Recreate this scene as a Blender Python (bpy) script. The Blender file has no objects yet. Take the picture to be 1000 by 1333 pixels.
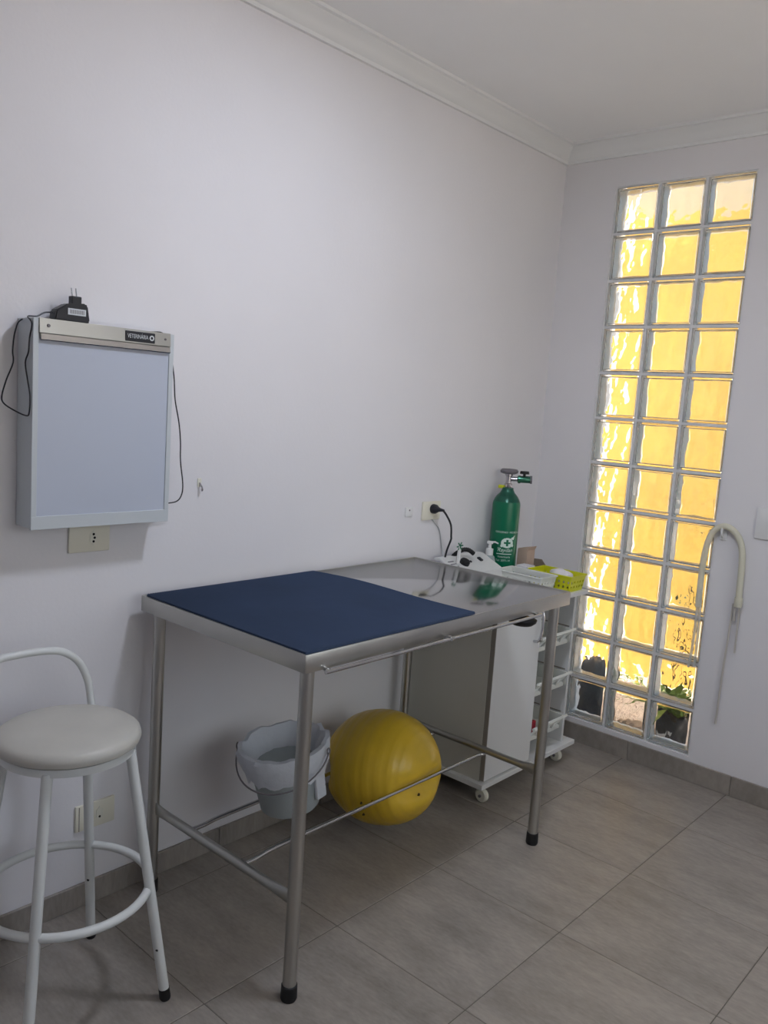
import bpy, bmesh, math, random
from mathutils import Vector, Matrix, noise
random.seed(7)
PI = math.pi
S = bpy.context.scene
C = S.collection

# ------------------------------------------------------------------ camera
CAM = Vector((2.1006, -3.4507, 1.5029)); F_PX = 1087.47
RX = Vector((0.74004664, 0.66916346, 0.06746288))
RY = Vector((-0.13591134, 0.05055704, 0.98943019))
RZ = Vector((-0.6586798, 0.74139346, -0.12836147))
cd = bpy.data.cameras.new('camera'); cam = bpy.data.objects.new('camera', cd); C.objects.link(cam)
cd.sensor_fit = 'VERTICAL'; cd.sensor_height = 36.0; cd.lens = F_PX * 36.0 / 1333.0
cd.clip_start = 0.02; cd.clip_end = 200
cam.matrix_world = Matrix(((RX.x, RY.x, -RZ.x, CAM.x), (RX.y, RY.y, -RZ.y, CAM.y), (RX.z, RY.z, -RZ.z, CAM.z), (0, 0, 0, 1)))
S.camera = cam
def ray(u, v): return RX * ((u - 500) / F_PX) - RY * ((v - 666.5) / F_PX) + RZ
def atx(u, v, x): d = ray(u, v); return CAM + d * ((x - CAM.x) / d.x)      # pixel on a plane x = const
def aty(u, v, y): d = ray(u, v); return CAM + d * ((y - CAM.y) / d.y)
def atz(u, v, z): d = ray(u, v); return CAM + d * ((z - CAM.z) / d.z)

# ------------------------------------------------------------------ world, sun, exposure
w = bpy.data.worlds.new('world'); S.world = w; w.use_nodes = True
nt = w.node_tree; nt.nodes.clear()
o = nt.nodes.new('ShaderNodeOutputWorld'); b = nt.nodes.new('ShaderNodeBackground'); sk = nt.nodes.new('ShaderNodeTexSky')
sk.sky_type = 'HOSEK_WILKIE'; sk.turbidity = 8.5; sk.sun_direction = (0.515, -0.208, 0.831)
b.inputs['Strength'].default_value = 6.2
nt.links.new(sk.outputs[0], b.inputs[0]); nt.links.new(b.outputs[0], o.inputs[0])
sd = bpy.data.lights.new('sun', 'SUN'); sun = bpy.data.objects.new('sun', sd); C.objects.link(sun)
sd.energy = 10.0; sd.angle = math.radians(0.6); sd.color = (1.0, 0.95, 0.86)
sun.rotation_euler = Vector((0.62, -0.25, 1.0)).to_track_quat('Z', 'Y').to_euler()
sun.location = (1, -1, 8)
LAMP_POWER = 110.0
S.view_settings.view_transform = 'Standard'; S.view_settings.look = 'None'
S.view_settings.exposure = 0.2; S.view_settings.gamma = 1.0; S.view_settings.use_curve_mapping = False

# ------------------------------------------------------------------ materials
def lin(c):
    return tuple((x / 12.92 if x <= 0.04045 else ((x + 0.055) / 1.055) ** 2.4) for x in (v / 255 for v in c)) + (1.0,)
MATS = {}
def mat(name, rgb, rough=0.6, metal=0.0, var=0.0, scale=8.0, bump=0.0, bscale=60.0, trans=0.0, ior=1.45, spec=0.5, emis=None, alpha=None, stretch=None, sss=0, coat=0.0):
    m = bpy.data.materials.new(name); m.use_nodes = True; n = m.node_tree; p = n.nodes['Principled BSDF']
    p.inputs['Base Color'].default_value = lin(rgb); p.inputs['Roughness'].default_value = rough
    p.inputs['Metallic'].default_value = metal; p.inputs['Transmission Weight'].default_value = trans
    p.inputs['IOR'].default_value = ior; p.inputs['Specular IOR Level'].default_value = spec
    p.inputs['Coat Weight'].default_value = coat
    tc = n.nodes.new('ShaderNodeTexCoord'); mp = n.nodes.new('ShaderNodeMapping')
    n.links.new(tc.outputs['Object'], mp.inputs[0])
    if stretch: mp.inputs['Scale'].default_value = stretch
    if var > 0:
        t = n.nodes.new('ShaderNodeTexNoise'); t.inputs['Scale'].default_value = scale; t.inputs['Detail'].default_value = 6
        r = n.nodes.new('ShaderNodeMapRange'); r.inputs['From Min'].default_value = .3; r.inputs['From Max'].default_value = .7
        r.inputs['To Min'].default_value = 1 - var; r.inputs['To Max'].default_value = 1 + var
        x = n.nodes.new('ShaderNodeVectorMath'); x.operation = 'SCALE'; x.inputs[0].default_value = lin(rgb)[:3]
        n.links.new(mp.outputs[0], t.inputs['Vector']); n.links.new(t.outputs[0], r.inputs[0])
        n.links.new(r.outputs[0], x.inputs['Scale']); n.links.new(x.outputs[0], p.inputs['Base Color'])
    if bump > 0:
        t = n.nodes.new('ShaderNodeTexNoise'); t.inputs['Scale'].default_value = bscale; t.inputs['Detail'].default_value = 4
        bp = n.nodes.new('ShaderNodeBump'); bp.inputs['Strength'].default_value = bump; bp.inputs['Distance'].default_value = 0.01
        n.links.new(mp.outputs[0], t.inputs['Vector']); n.links.new(t.outputs[0], bp.inputs['Height']); n.links.new(bp.outputs[0], p.inputs['Normal'])
    if emis: p.inputs['Emission Color'].default_value = lin(emis[0]); p.inputs['Emission Strength'].default_value = emis[1]
    MATS[name] = m; return m
mat('wall_paint', (225, 223, 226), .75, var=.02, scale=2, bump=.04, bscale=90)
mat('ceiling_paint', (242, 242, 243), .8, var=.015, scale=2)
mat('moulding_paint', (228, 229, 230), .7)
mat('grout', (104, 99, 93), .9)
mat('mortar', (222, 222, 223), .85, var=.06, scale=30, bump=.2, bscale=120)
mat('steel', (186, 185, 181), .34, 1.0, var=.08, scale=5, bump=.02, bscale=14)
mat('steel_top', (190, 190, 190), .10, 1.0, var=.05, scale=4, bump=.05, bscale=5)
mat('steel_rod', (196, 196, 196), .16, 1.0)
mat('chrome', (205, 205, 208), .12, 1.0)
mat('rubber_black', (24, 24, 26), .6)
mat('black_plastic', (32, 33, 40), .42)
mat('black_knob', (26, 26, 28), .5)
mat('mat_blue', (44, 60, 86), .78, var=.10, scale=6)
mat('stool_paint', (214, 216, 214), .35, var=.03, scale=12)
mat('chipped', (50, 48, 46), .7)
mat('stool_vinyl', (190, 187, 179), .42, var=.04, scale=9, bump=.05, bscale=180)
mat('cart_white', (216, 216, 216), .45, var=.015, scale=3)
mat('cart_beige', (196, 194, 186), .5, var=.03, scale=3)
mat('gap_and_shade', (140, 134, 126), .7)  # tone for grooves, plate seam and the painted door-edge shadow
mat('shelf_inside', (170, 164, 158), .6)
mat('plastic_cream', (222, 220, 206), .4)
mat('plastic_white', (226, 226, 226), .35)
mat('basket_white', (218, 220, 214), .4)
mat('basket_yellow', (206, 208, 24), .42)
mat('tissue', (226, 222, 226), .9)
mat('socket_cream', (226, 222, 206), .4)
mat('screen', (186, 193, 208), .35, var=.015, scale=3)
mat('box_grey', (196, 202, 206), .4)
mat('box_side', (176, 180, 180), .45)
mat('cyl_green', (4, 106, 74), .30, var=.03, scale=10)
mat('cyl_neck', (36, 92, 74), .28, .35, var=.2, scale=40)
mat('print_white', (214, 232, 224), .6)
mat('valve_grey', (112, 108, 112), .5)
mat('valve_metal', (190, 186, 190), .25, 1.0)
mat('tag_yellow', (200, 206, 40), .6)
mat('reg_green', (64, 122, 100), .2, .6)
mat('device_white', (214, 214, 212), .4)
mat('device_grey', (140, 138, 152), .5)
mat('label_white', (208, 212, 216), .6)
mat('cardboard', (196, 172, 156), .85, var=.04, scale=20)
mat('card_dark', (126, 116, 104), .85, var=.06, scale=20)
mat('paper', (222, 220, 226), .9)
mat('red_plastic', (160, 24, 44), .5)
mat('orange_cloth', (186, 120, 96), .8)
mat('bucket_grey', (164, 172, 174), .5, var=.04, scale=20)
mat('bag', (228, 231, 238), .3, trans=.30, ior=1.1, bump=.5, bscale=22)
mat('ball_yellow', (212, 176, 50), .30, var=.14, scale=7, bump=.02, bscale=30)
mat('ball_mark', (70, 56, 20), .8)
mat('hose', (232, 229, 210), .35, trans=.25, ior=1.2)
mat('thin_tube', (206, 201, 194), .4, trans=.2, ior=1.2)
mat('clear_tube', (220, 224, 226), .3, trans=.6, ior=1.2)
mat('bulb', (255, 255, 255), .5, emis=((230, 238, 255), LAMP_POWER))
mat('lamp_base', (220, 220, 218), .5)
mat('glass_block', (246, 250, 250), 0.0, trans=1.0, ior=1.46)
mat('edge_coat', (246, 246, 248), .8)
mat('yellow_wall', (212, 172, 84), .85, var=.16, scale=3.2, bump=.15, bscale=40)
mat('beige_wall', (196, 174, 144), .85, var=.06, scale=3)
mat('white_yard', (232, 222, 222), .85, var=.04, scale=3)
mat('reflector', (210, 200, 184), .85, var=.06, scale=2)  # tinted for the light it bounces indoors
mat('pot_black', (34, 36, 40), .55, var=.2, scale=18)
mat('pot_slate', (58, 62, 70), .6, var=.2, scale=14)
mat('soil', (66, 52, 42), .95, bump=.6, bscale=60)
mat('leaf', (112, 134, 46), .55, var=.25, scale=20)
mat('leaf_dark', (72, 74, 42), .6, var=.25, scale=20)
mat('stem', (92, 74, 54), .8)
mat('stone', (206, 182, 164), .85, var=.15, scale=14)
mat('soap', (206, 222, 220), .25, trans=.5, ior=1.3)
mat('dark_hole', (20, 18, 18), .9)

def floor_mat(name, rgb, alongx=True):
    m = bpy.data.materials.new(name); m.use_nodes = True; n = m.node_tree; p = n.nodes['Principled BSDF']
    tc = n.nodes.new('ShaderNodeTexCoord'); oi = n.nodes.new('ShaderNodeObjectInfo')
    add = n.nodes.new('ShaderNodeVectorMath'); add.operation = 'ADD'
    mul = n.nodes.new('ShaderNodeVectorMath'); mul.operation = 'SCALE'; mul.inputs['Scale'].default_value = 37.0
    cmb = n.nodes.new('ShaderNodeCombineXYZ')
    for k in range(3): n.links.new(oi.outputs['Random'], cmb.inputs[k])
    n.links.new(cmb.outputs[0], mul.inputs[0]); n.links.new(tc.outputs['Object'], add.inputs[0]); n.links.new(mul.outputs[0], add.inputs[1])
    mp = n.nodes.new('ShaderNodeMapping'); mp.inputs['Scale'].default_value = (1.6, 4.2, 1) if alongx else (4.2, 1.6, 1)
    n.links.new(add.outputs[0], mp.inputs[0])
    t1 = n.nodes.new('ShaderNodeTexNoise'); t1.inputs['Scale'].default_value = 2.6; t1.inputs['Detail'].default_value = 9; t1.inputs['Roughness'].default_value = .65
    t2 = n.nodes.new('ShaderNodeTexNoise'); t2.inputs['Scale'].default_value = 26; t2.inputs['Detail'].default_value = 5
    n.links.new(mp.outputs[0], t1.inputs['Vector']); n.links.new(mp.outputs[0], t2.inputs['Vector'])
    mx = n.nodes.new('ShaderNodeMix'); mx.data_type = 'FLOAT'; mx.inputs[0].default_value = .3
    n.links.new(t1.outputs[0], mx.inputs[2]); n.links.new(t2.outputs[0], mx.inputs[3])
    cr = n.nodes.new('ShaderNodeValToRGB')
    cr.color_ramp.elements[0].position = .34; cr.color_ramp.elements[1].position = .66
    cr.color_ramp.elements[0].color = lin(tuple(c * .86 for c in rgb)); cr.color_ramp.elements[1].color = lin(tuple(min(255, c * 1.10) for c in rgb))
    n.links.new(mx.outputs[0], cr.inputs[0]); n.links.new(cr.outputs[0], p.inputs['Base Color'])
    p.inputs['Roughness'].default_value = .42
    bp = n.nodes.new('ShaderNodeBump'); bp.inputs['Strength'].default_value = .05; bp.inputs['Distance'].default_value = .01
    n.links.new(t2.outputs[0], bp.inputs['Height']); n.links.new(bp.outputs[0], p.inputs['Normal'])
    MATS[name] = m
floor_mat('floor_tile', (146, 139, 132))
def gravel_mat():
    m = bpy.data.materials.new('gravel'); m.use_nodes = True; n = m.node_tree; p = n.nodes['Principled BSDF']
    tc = n.nodes.new('ShaderNodeTexCoord'); v = n.nodes.new('ShaderNodeTexVoronoi'); v.inputs['Scale'].default_value = 55
    cr = n.nodes.new('ShaderNodeValToRGB'); cr.color_ramp.elements[0].color = lin((120, 96, 84)); cr.color_ramp.elements[1].color = lin((236, 216, 204))
    cr.color_ramp.elements[1].position = .5
    n.links.new(tc.outputs['Object'], v.inputs['Vector']); n.links.new(v.outputs['Color'], cr.inputs[0]); n.links.new(cr.outputs[0], p.inputs['Base Color'])
    p.inputs['Roughness'].default_value = .9; MATS['gravel'] = m
gravel_mat()

# ------------------------------------------------------------------ mesh helpers
def box(bm, x0, x1, y0, y1, z0, z1, bev=0.0, seg=2):
    t = bmesh.new(); bmesh.ops.create_cube(t, size=1.0)
    for v in t.verts: v.co = Vector(((x0 + x1) / 2 + v.co.x * (x1 - x0), (y0 + y1) / 2 + v.co.y * (y1 - y0), (z0 + z1) / 2 + v.co.z * (z1 - z0)))
    if bev > 0: bmesh.ops.bevel(t, geom=t.edges[:], offset=bev, segments=seg, affect='EDGES', profile=.5)
    merge(bm, t)
def merge(bm, t):
    m = bpy.data.meshes.new('tmp'); t.to_mesh(m); t.free(); bm.from_mesh(m); bpy.data.meshes.remove(m)
def catmull(pts, n=8, closed=False):
    pts = [Vector(p) for p in pts]; out = []; N = len(pts)
    rng = range(N if closed else N - 1)
    for i in rng:
        g = lambda k: pts[k % N] if closed else pts[max(0, min(N - 1, k))]
        p0, p1, p2, p3 = g(i - 1), g(i), g(i + 1), g(i + 2)
        for j in range(n):
            t = j / n
            out.append(.5 * ((2 * p1) + (p2 - p0) * t + (2 * p0 - 5 * p1 + 4 * p2 - p3) * t * t + (3 * p1 - p0 - 3 * p2 + p3) * t ** 3))
    if not closed: out.append(pts[-1])
    return out
def tube(bm, pts, r, n=10, closed=False, caps=True):
    pts = [Vector(p) for p in pts]; N = len(pts); rs = r if isinstance(r, (list, tuple)) else [r] * N
    rings = []; prev = None
    for i in range(N):
        a = pts[(i - 1) % N] if (closed or i > 0) else pts[i]; c = pts[(i + 1) % N] if (closed or i < N - 1) else pts[i]
        t = (c - a).normalized()
        if prev is None: u = t.orthogonal().normalized()
        else:
            u = prev - t * prev.dot(t)
            u = u.normalized() if u.length > 1e-6 else t.orthogonal().normalized()
        prev = u; v = t.cross(u)
        rings.append([bm.verts.new(pts[i] + (u * math.cos(2 * PI * k / n) + v * math.sin(2 * PI * k / n)) * rs[i]) for k in range(n)])
    for i in range(N if closed else N - 1):
        A, B = rings[i], rings[(i + 1) % N]; off = 0
        if closed and i == N - 1:
            off = min(range(n), key=lambda s: sum((A[k].co - B[(k + s) % n].co).length for k in range(n)))
        for k in range(n): bm.faces.new((A[k], A[(k + 1) % n], B[(k + 1 + off) % n], B[(k + off) % n]))
    if caps and not closed:
        bm.faces.new(rings[0][::-1]); bm.faces.new(rings[-1])
def lathe(bm, prof, n=32, c=(0, 0, 0), axis='Z'):
    c = Vector(c); rings = []
    for (r, h) in prof:
        ring = []
        for k in range(n):
            a = 2 * PI * k / n
            p = (r * math.cos(a), r * math.sin(a), h)
            if axis == 'X': p = (h, r * math.cos(a), r * math.sin(a))
            if axis == 'Y': p = (r * math.sin(a), h, r * math.cos(a))
            ring.append(bm.verts.new(c + Vector(p)))
        rings.append(ring)
    for A, B in zip(rings, rings[1:]):
        for k in range(n): bm.faces.new((A[k], A[(k + 1) % n], B[(k + 1) % n], B[k]))
    if prof[0][0] > 1e-4: bm.faces.new(rings[0][::-1])
    if prof[-1][0] > 1e-4: bm.faces.new(rings[-1])
def prism(bm, poly, y0, y1, plane='XZ'):
    def P(a, b, c):
        return Vector((a, c, b)) if plane == 'XZ' else (Vector((c, a, b)) if plane == 'YZ' else Vector((a, b, c)))
    A = [bm.verts.new(P(a, b, y0)) for a, b in poly]; B = [bm.verts.new(P(a, b, y1)) for a, b in poly]
    n = len(poly)
    for i in range(n): bm.faces.new((A[i], A[(i + 1) % n], B[(i + 1) % n], B[i]))
    bm.faces.new(A[::-1]); bm.faces.new(B)
def obj(name, bm, m, parent=None, loc=None, smooth=False, recalc=True):
    if recalc: bmesh.ops.recalc_face_normals(bm, faces=bm.faces[:])
    me = bpy.data.meshes.new(name); bm.to_mesh(me); bm.free()
    me.materials.append(MATS[m])
    if smooth:
        for p in me.polygons: p.use_smooth = True
        try: me.set_sharp_from_angle(angle=math.radians(40))
        except Exception: pass
    o = bpy.data.objects.new(name, me); C.objects.link(o)
    if parent: o.parent = parent
    if loc: o.location = loc
    return o
def thing(name, label, cat, loc=(0, 0, 0), rz=0, group=None):
    o = bpy.data.objects.new(name, None); C.objects.link(o); o.location = loc; o.rotation_euler = (0, 0, rz)
    o.empty_display_size = .05
    return tag(o, label, cat, group)
def tag(o, label, cat, group=None):
    o['label'] = label; o['category'] = cat
    if group: o['group'] = group
    return o
def struct(o, label=None, cat=None):
    o['kind'] = 'structure'
    if label: o['label'] = label; o['category'] = cat
    return o
def B(name, m, parent, *a, bev=0, smooth=False):
    bm = bmesh.new(); box(bm, *a, bev=bev); return obj(name, bm, m, parent, smooth=smooth)
def T(name, m, parent, pts, r, n=10, closed=False):
    bm = bmesh.new(); tube(bm, pts, r, n, closed); return obj(name, bm, m, parent, smooth=True)
def L(name, m, parent, prof, n=32, c=(0, 0, 0), axis='Z'):
    bm = bmesh.new(); lathe(bm, prof, n, c, axis); return obj(name, bm, m, parent, smooth=True)
def text(s, size, align='CENTER', shear=0.0, extrude=0.0):
    c = bpy.data.curves.new('t', 'FONT'); c.body = s; c.size = size; c.align_x = align; c.align_y = 'CENTER'; c.shear = shear; c.extrude = extrude; c.resolution_u = 3
    o = bpy.data.objects.new('t', c); C.objects.link(o); bpy.context.view_layer.update()
    me = o.evaluated_get(bpy.context.evaluated_depsgraph_get()).to_mesh()
    bm = bmesh.new(); bm.from_mesh(me); o.to_mesh_clear(); bpy.data.objects.remove(o); bpy.data.curves.remove(c)
    return bm

# ------------------------------------------------------------------ room shell
RXM, RYM, H = 2.75, -4.25, 2.70
WX0, WX1, WZ0, WZ1 = 0.259, 0.859, 0.105, 2.505
bm = bmesh.new(); box(bm, -.15, 0, RYM - .15, .12, -.1, H + .1); struct(obj('wall_left', bm, 'wall_paint'), 'long plain white wall behind the steel table', 'wall')
bm = bmesh.new()
box(bm, 0, WX0, 0, .12, -.1, H + .1); box(bm, WX1, RXM + .15, 0, .12, -.1, H + .1)
box(bm, WX0, WX1, 0, .12, -.1, WZ0); box(bm, WX0, WX1, 0, .12, WZ1, H + .1)
struct(obj('wall_back', bm, 'wall_paint'), 'white end wall with the tall strip of glass blocks', 'wall')
DY0, DY1, DZ0, DZ1 = -2.7, -.7, .9, 2.15                                # added unseen window opening, lets in ambient fill light
bm = bmesh.new(); box(bm, RXM, RXM + .15, RYM - .15, DY0, -.1, H + .1); box(bm, RXM, RXM + .15, DY1, 0, -.1, H + .1)
box(bm, RXM, RXM + .15, DY0, DY1, -.1, DZ0); box(bm, RXM, RXM + .15, DY0, DY1, DZ1, H + .1)
struct(obj('wall_right', bm, 'wall_paint'), 'white wall to the right of the camera', 'wall')
bm = bmesh.new()
for (a, c, d, e) in ((DY0, DY1, DZ0, DZ0 + .04), (DY0, DY1, DZ1 - .04, DZ1), (DY0, DY0 + .04, DZ0 + .04, DZ1 - .04), (DY1 - .04, DY1, DZ0 + .04, DZ1 - .04), ((DY0 + DY1) / 2 - .025, (DY0 + DY1) / 2 + .025, DZ0 + .04, DZ1 - .04)): box(bm, RXM + .05, RXM + .09, a, c, d, e)
struct(obj('fill_window', bm, 'plastic_white'), 'white frame of the added fill-light window right of the camera', 'window')
bm = bmesh.new(); box(bm, RXM + .15, RXM + 1.15, RYM - .15, .12, H + .1, H + .2); struct(obj('trim_5', bm, 'white_yard'), 'added unseen overhang that shades the fill-light opening', 'sunshade')  # added overhang, unseen, keeps direct sun from coming in
bm = bmesh.new(); box(bm, RXM + .15, 12.0, -12.0, .12, -.1, 0.0); struct(obj('reflector_ground', bm, 'reflector'), 'added unseen pale concrete patio outside the right wall', 'ground')  # added ground, unseen, bounces sunlight up to the ceiling
bm = bmesh.new(); box(bm, 0, RXM, RYM - .15, RYM, -.1, H + .1); struct(obj('wall_front', bm, 'wall_paint'), 'white wall behind the camera', 'wall')
bm = bmesh.new(); box(bm, 0, RXM, RYM, 0, H, H + .1); struct(obj('ceiling', bm, 'ceiling_paint'), 'plain white ceiling of the room', 'ceiling')
bm = bmesh.new(); box(bm, 0, RXM, RYM, 0, -.1, -.0015); floor = struct(obj('floor', bm, 'grout'), 'grey stone-look tiled floor', 'floor')
# floor tiles
SX, SY, TX, TY = .461, .4637, .571, -.4194
meshes = {}
k = -2
while TX + k * SX < RXM:
    a, b2 = max(0.0, TX + k * SX), min(RXM, TX + (k + 1) * SX)
    j = -1
    while TY - j * SY > RYM:
        c, d = min(0.0, TY - j * SY), max(RYM, TY - (j + 1) * SY)
        if b2 - a > .01 and c - d > .01:
            key = (round(b2 - a, 3), round(c - d, 3))
            if key not in meshes:
                t = bmesh.new(); g = .0014
                box(t, g, key[0] - g, -key[1] + g, -g, -.008, 0, bev=.0012, seg=1)
                me = bpy.data.meshes.new('floor_tile'); t.to_mesh(me); t.free(); me.materials.append(MATS['floor_tile']); meshes[key] = me
            o = bpy.data.objects.new('floor_tile', meshes[key]); C.objects.link(o); o.location = (a, c, 0); o.parent = floor
        j += 1
    k += 1
# baseboards: strips of cut tile
def base(nm, along, cuts, hh, place):
    bm = bmesh.new()
    if along == 'x': box(bm, cuts[0], cuts[-1], -.006, -.0, 0, hh - .004)
    else: box(bm, 0, .006, cuts[0], cuts[-1], 0, hh - .004)
    root = struct(obj(nm, bm, 'grout'), nm.replace('_', ' ') + ' wall skirting of cut grey floor tile', 'baseboard')
    for a, c in zip(cuts, cuts[1:]):
        if c - a < .02: continue
        bm = bmesh.new()
        if along == 'x': box(bm, a + .0012, c - .0012, -.011, -.001, 0, hh, bev=.0015, seg=1)
        else: box(bm, .001, .011, a + .0012, c - .0012, 0, hh, bev=.0015, seg=1)
        obj('skirting_tile', bm, 'floor_tile', root)
base('baseboard_back', 'x', [0.012, .13, .592, 1.045, 1.5, 1.96, 2.42, RXM - .012], .085, 0)
ycuts = [RYM]; y = TY - 8 * SY
while y < -.02: ycuts.append(y); y += SY
ycuts.append(-.001)
base('baseboard_left', 'y', ycuts, .07, 0)
# crown moulding (cove profile swept along each wall, mitred)
prof = [(0, -.072), (.012, -.072), (.014, -.060), (.020, -.056), (.028, -.040), (.042, -.026), (.060, -.018), (.064, -.012), (.076, -.010), (.078, 0), (0, 0)]
corners = [(0, RYM), (0, 0), (RXM, 0), (RXM, RYM)]
inn = [(1, 1), (1, -1), (-1, -1), (-1, 1)]
for i in range(4):
    bm = bmesh.new(); A = []; Bq = []
    for (d, z) in prof:
        A.append(bm.verts.new((corners[i][0] + inn[i][0] * d, corners[i][1] + inn[i][1] * d, H + z)))
        q = (i + 1) % 4; Bq.append(bm.verts.new((corners[q][0] + inn[q][0] * d, corners[q][1] + inn[q][1] * d, H + z)))
    n = len(prof)
    for e in range(n): bm.faces.new((A[e], A[(e + 1) % n], Bq[(e + 1) % n], Bq[e]))
    struct(obj('trim_%d' % (i + 1), bm, 'moulding_paint', smooth=True), 'white plaster crown moulding, ' + ['along the long left wall', 'above the glass block strip', 'along the wall to the right', 'behind the camera'][i], 'moulding')

# ------------------------------------------------------------------ glass block window
bm = bmesh.new(); P_ = .2; G = .006
for c in range(4):
    x = WX0 + c * P_; box(bm, max(WX0, x - G), min(WX1, x + G), .006, .082, WZ0, WZ1)
for r in range(13):
    z = WZ0 + r * P_
    for c in range(3):
        box(bm, WX0 + c * P_ + (G), WX0 + (c + 1) * P_ - G, .006, .082, max(WZ0, z - G), min(WZ1, z + G))
win = struct(obj('window_1', bm, 'mortar'), 'tall strip of wavy glass blocks in white mortar', 'window')
def block_mesh(seed):
    bm = bmesh.new(); h = .0935
    t = bmesh.new(); box(t, -h, h, 0, .08, -h, h, bev=.005, seg=2); bmesh.ops.recalc_face_normals(t, faces=t.faces[:])
    for f in t.faces:
        if abs(f.normal.y) < .2 and .02 < f.calc_center_median().y < .06: f.material_index = 1     # white edge coating
    merge(bm, t)
    # hollow inside with wavy panes
    t = bmesh.new(); hi = .0855; ya, yb = .0105, .0695; N = 24
    def wav(x, z, s):
        f = max(0, min(1, (hi - max(abs(x), abs(z))) / .012))
        v = Vector((x * 24 + s, z * 13, seed * 3.7 + s)); w2 = Vector((x * 75, z * 48 + s, seed * 1.3))
        return f * (.0036 * noise.noise(v) + .0017 * noise.noise(w2))
    gf, gb = {}, {}
    for i in range(N + 1):
        for j in range(N + 1):
            x = -hi + 2 * hi * i / N; z = -hi + 2 * hi * j / N
            gf[i, j] = t.verts.new((x, ya + wav(x, z, 0), z)); gb[i, j] = t.verts.new((x, yb + wav(x, z, 9.1), z))
    for i in range(N):
        for j in range(N):
            t.faces.new((gf[i, j], gf[i + 1, j], gf[i + 1, j + 1], gf[i, j + 1])); t.faces.new((gb[i, j], gb[i, j + 1], gb[i + 1, j + 1], gb[i + 1, j]))
        t.faces.new((gf[i, 0], gb[i, 0], gb[i + 1, 0], gf[i + 1, 0])); t.faces.new((gf[i, N], gf[i + 1, N], gb[i + 1, N], gb[i, N]))
        t.faces.new((gf[0, i], gf[0, i + 1], gb[0, i + 1], gb[0, i])); t.faces.new((gf[N, i], gb[N, i], gb[N, i + 1], gf[N, i + 1]))
    bmesh.ops.recalc_face_normals(t, faces=t.faces[:])
    bmesh.ops.reverse_faces(t, faces=t.faces[:]); merge(bm, t)
    me = bpy.data.meshes.new('glass_block'); bm.to_mesh(me); bm.free(); me.materials.append(MATS['glass_block']); me.materials.append(MATS['edge_coat'])
    for p in me.polygons:                                                 # only the wavy inner panes are smooth
        p.use_smooth = max(abs(p.center.x), abs(p.center.z)) < hi and .004 < p.center.y < .076 and abs(p.normal.y) > .6
    return me
bms = [block_mesh(s) for s in range(5)]
for r in range(12):
    for c in range(3):
        o = bpy.data.objects.new('glass_block', bms[(r * 2 + c * 3 + r // 4) % 5]); C.objects.link(o); o.parent = win
        o.location = (WX0 + (c + .5) * P_, .002, WZ0 + (r + .5) * P_)

# ------------------------------------------------------------------ narrow yard outside
YW = 1.25
bm = bmesh.new(); box(bm, -1.2, 12.0, .12, 12.0, -.1, 0.0); struct(obj('yard_ground', bm, 'gravel'), 'sunlit gravel strip outside the glass blocks', 'ground')
bm = bmesh.new(); box(bm, -1.2, .75, YW, YW + .15, -.1, 2.66); struct(obj('wall_yard', bm, 'yellow_wall'), 'yellow garden wall seen through the glass blocks', 'wall')
bm = bmesh.new(); box(bm, -1.2, .75, YW + .02, YW + .15, 2.66, 3.3); struct(obj('wall_neighbour', bm, 'beige_wall'), 'beige wall above the yellow garden wall', 'wall')
bm = bmesh.new(); box(bm, -.46, -.31, .12, YW, 0, 2.9); struct(obj('wall_yard_side', bm, 'white_yard'), 'white side wall closing the yard outside', 'wall')

# ------------------------------------------------------------------ examination table
TX0, TX1, TYN, TYF, TH = .0394, .7346, -2.15, -.9306, .911
tb = thing('examination_table', 'stainless steel veterinary examination table with tube legs', 'table', (0, 0, 0))
bm = bmesh.new(); box(bm, TX0, TX1, TYN, TYF, TH - .040, TH, bev=.004)
obj('table_top', bm, 'steel_top', tb, smooth=True)
bm = bmesh.new()
for (a, b_, c, d) in [(TX1 - .004, TX1 + .0015, TYN, TYF), (TX0 - .0015, TX0 + .004, TYN, TYF)]: box(bm, a, b_, c, d, TH - .044, TH + .0015, bev=.0015)
for (c, d) in [(TYN - .0015, TYN + .004), (TYF - .004, TYF + .0015)]: box(bm, TX0, TX1, c, d, TH - .044, TH + .0015, bev=.0015)
obj('apron', bm, 'steel', tb, smooth=True)
LX = (.074, .700); LY = (-2.1106, -.970)
for lx in LX:
    for ly in LY:
        lg = T('leg', 'steel', tb, [(lx, ly, .02), (lx, ly, TH - .041)], .0175, 20)
        L('rubber_foot', 'rubber_black', lg, [(.019, 0), (.0215, .006), (.0205, .040), (.018, .042)], 20, (lx, ly, 0))
for ly in LY:
    pts = []; rr = []
    bm = bmesh.new(); n = 14; rings = []
    xs = [LX[0] + .012, LX[0] + .04, LX[0] + .085, (LX[0] + LX[1]) / 2, LX[1] - .085, LX[1] - .04, LX[1] - .012]
    hw = [(.004, .021), (.007, .018), (.0125, .0125), (.0125, .0125), (.0125, .0125), (.007, .018), (.004, .021)]
    for x, (ry, rz) in zip(xs, hw): rings.append([bm.verts.new((x, ly + ry * math.cos(2 * PI * k / n), .268 + rz * math.sin(2 * PI * k / n))) for k in range(n)])
    for A, B2 in zip(rings, rings[1:]):
        for k in range(n): bm.faces.new((A[k], A[(k + 1) % n], B2[(k + 1) % n], B2[k]))
    obj('stretcher', bm, 'steel', tb, smooth=True)
for fx, s in ((.466, 1), (.228, 1)):
    pts = catmull([(fx + .018, LY[0] + .010, .262), (fx + .012, LY[0] + .06, .258), (fx, LY[0] + .17, .256), (fx, -1.5, .256), (fx, LY[1] - .10, .256), (fx + .002, LY[1] - .03, .256), (fx + .014, LY[1] - .011, .260)], 6)
    T('foot_rail', 'steel_rod', tb, pts, .0065, 10)
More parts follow.
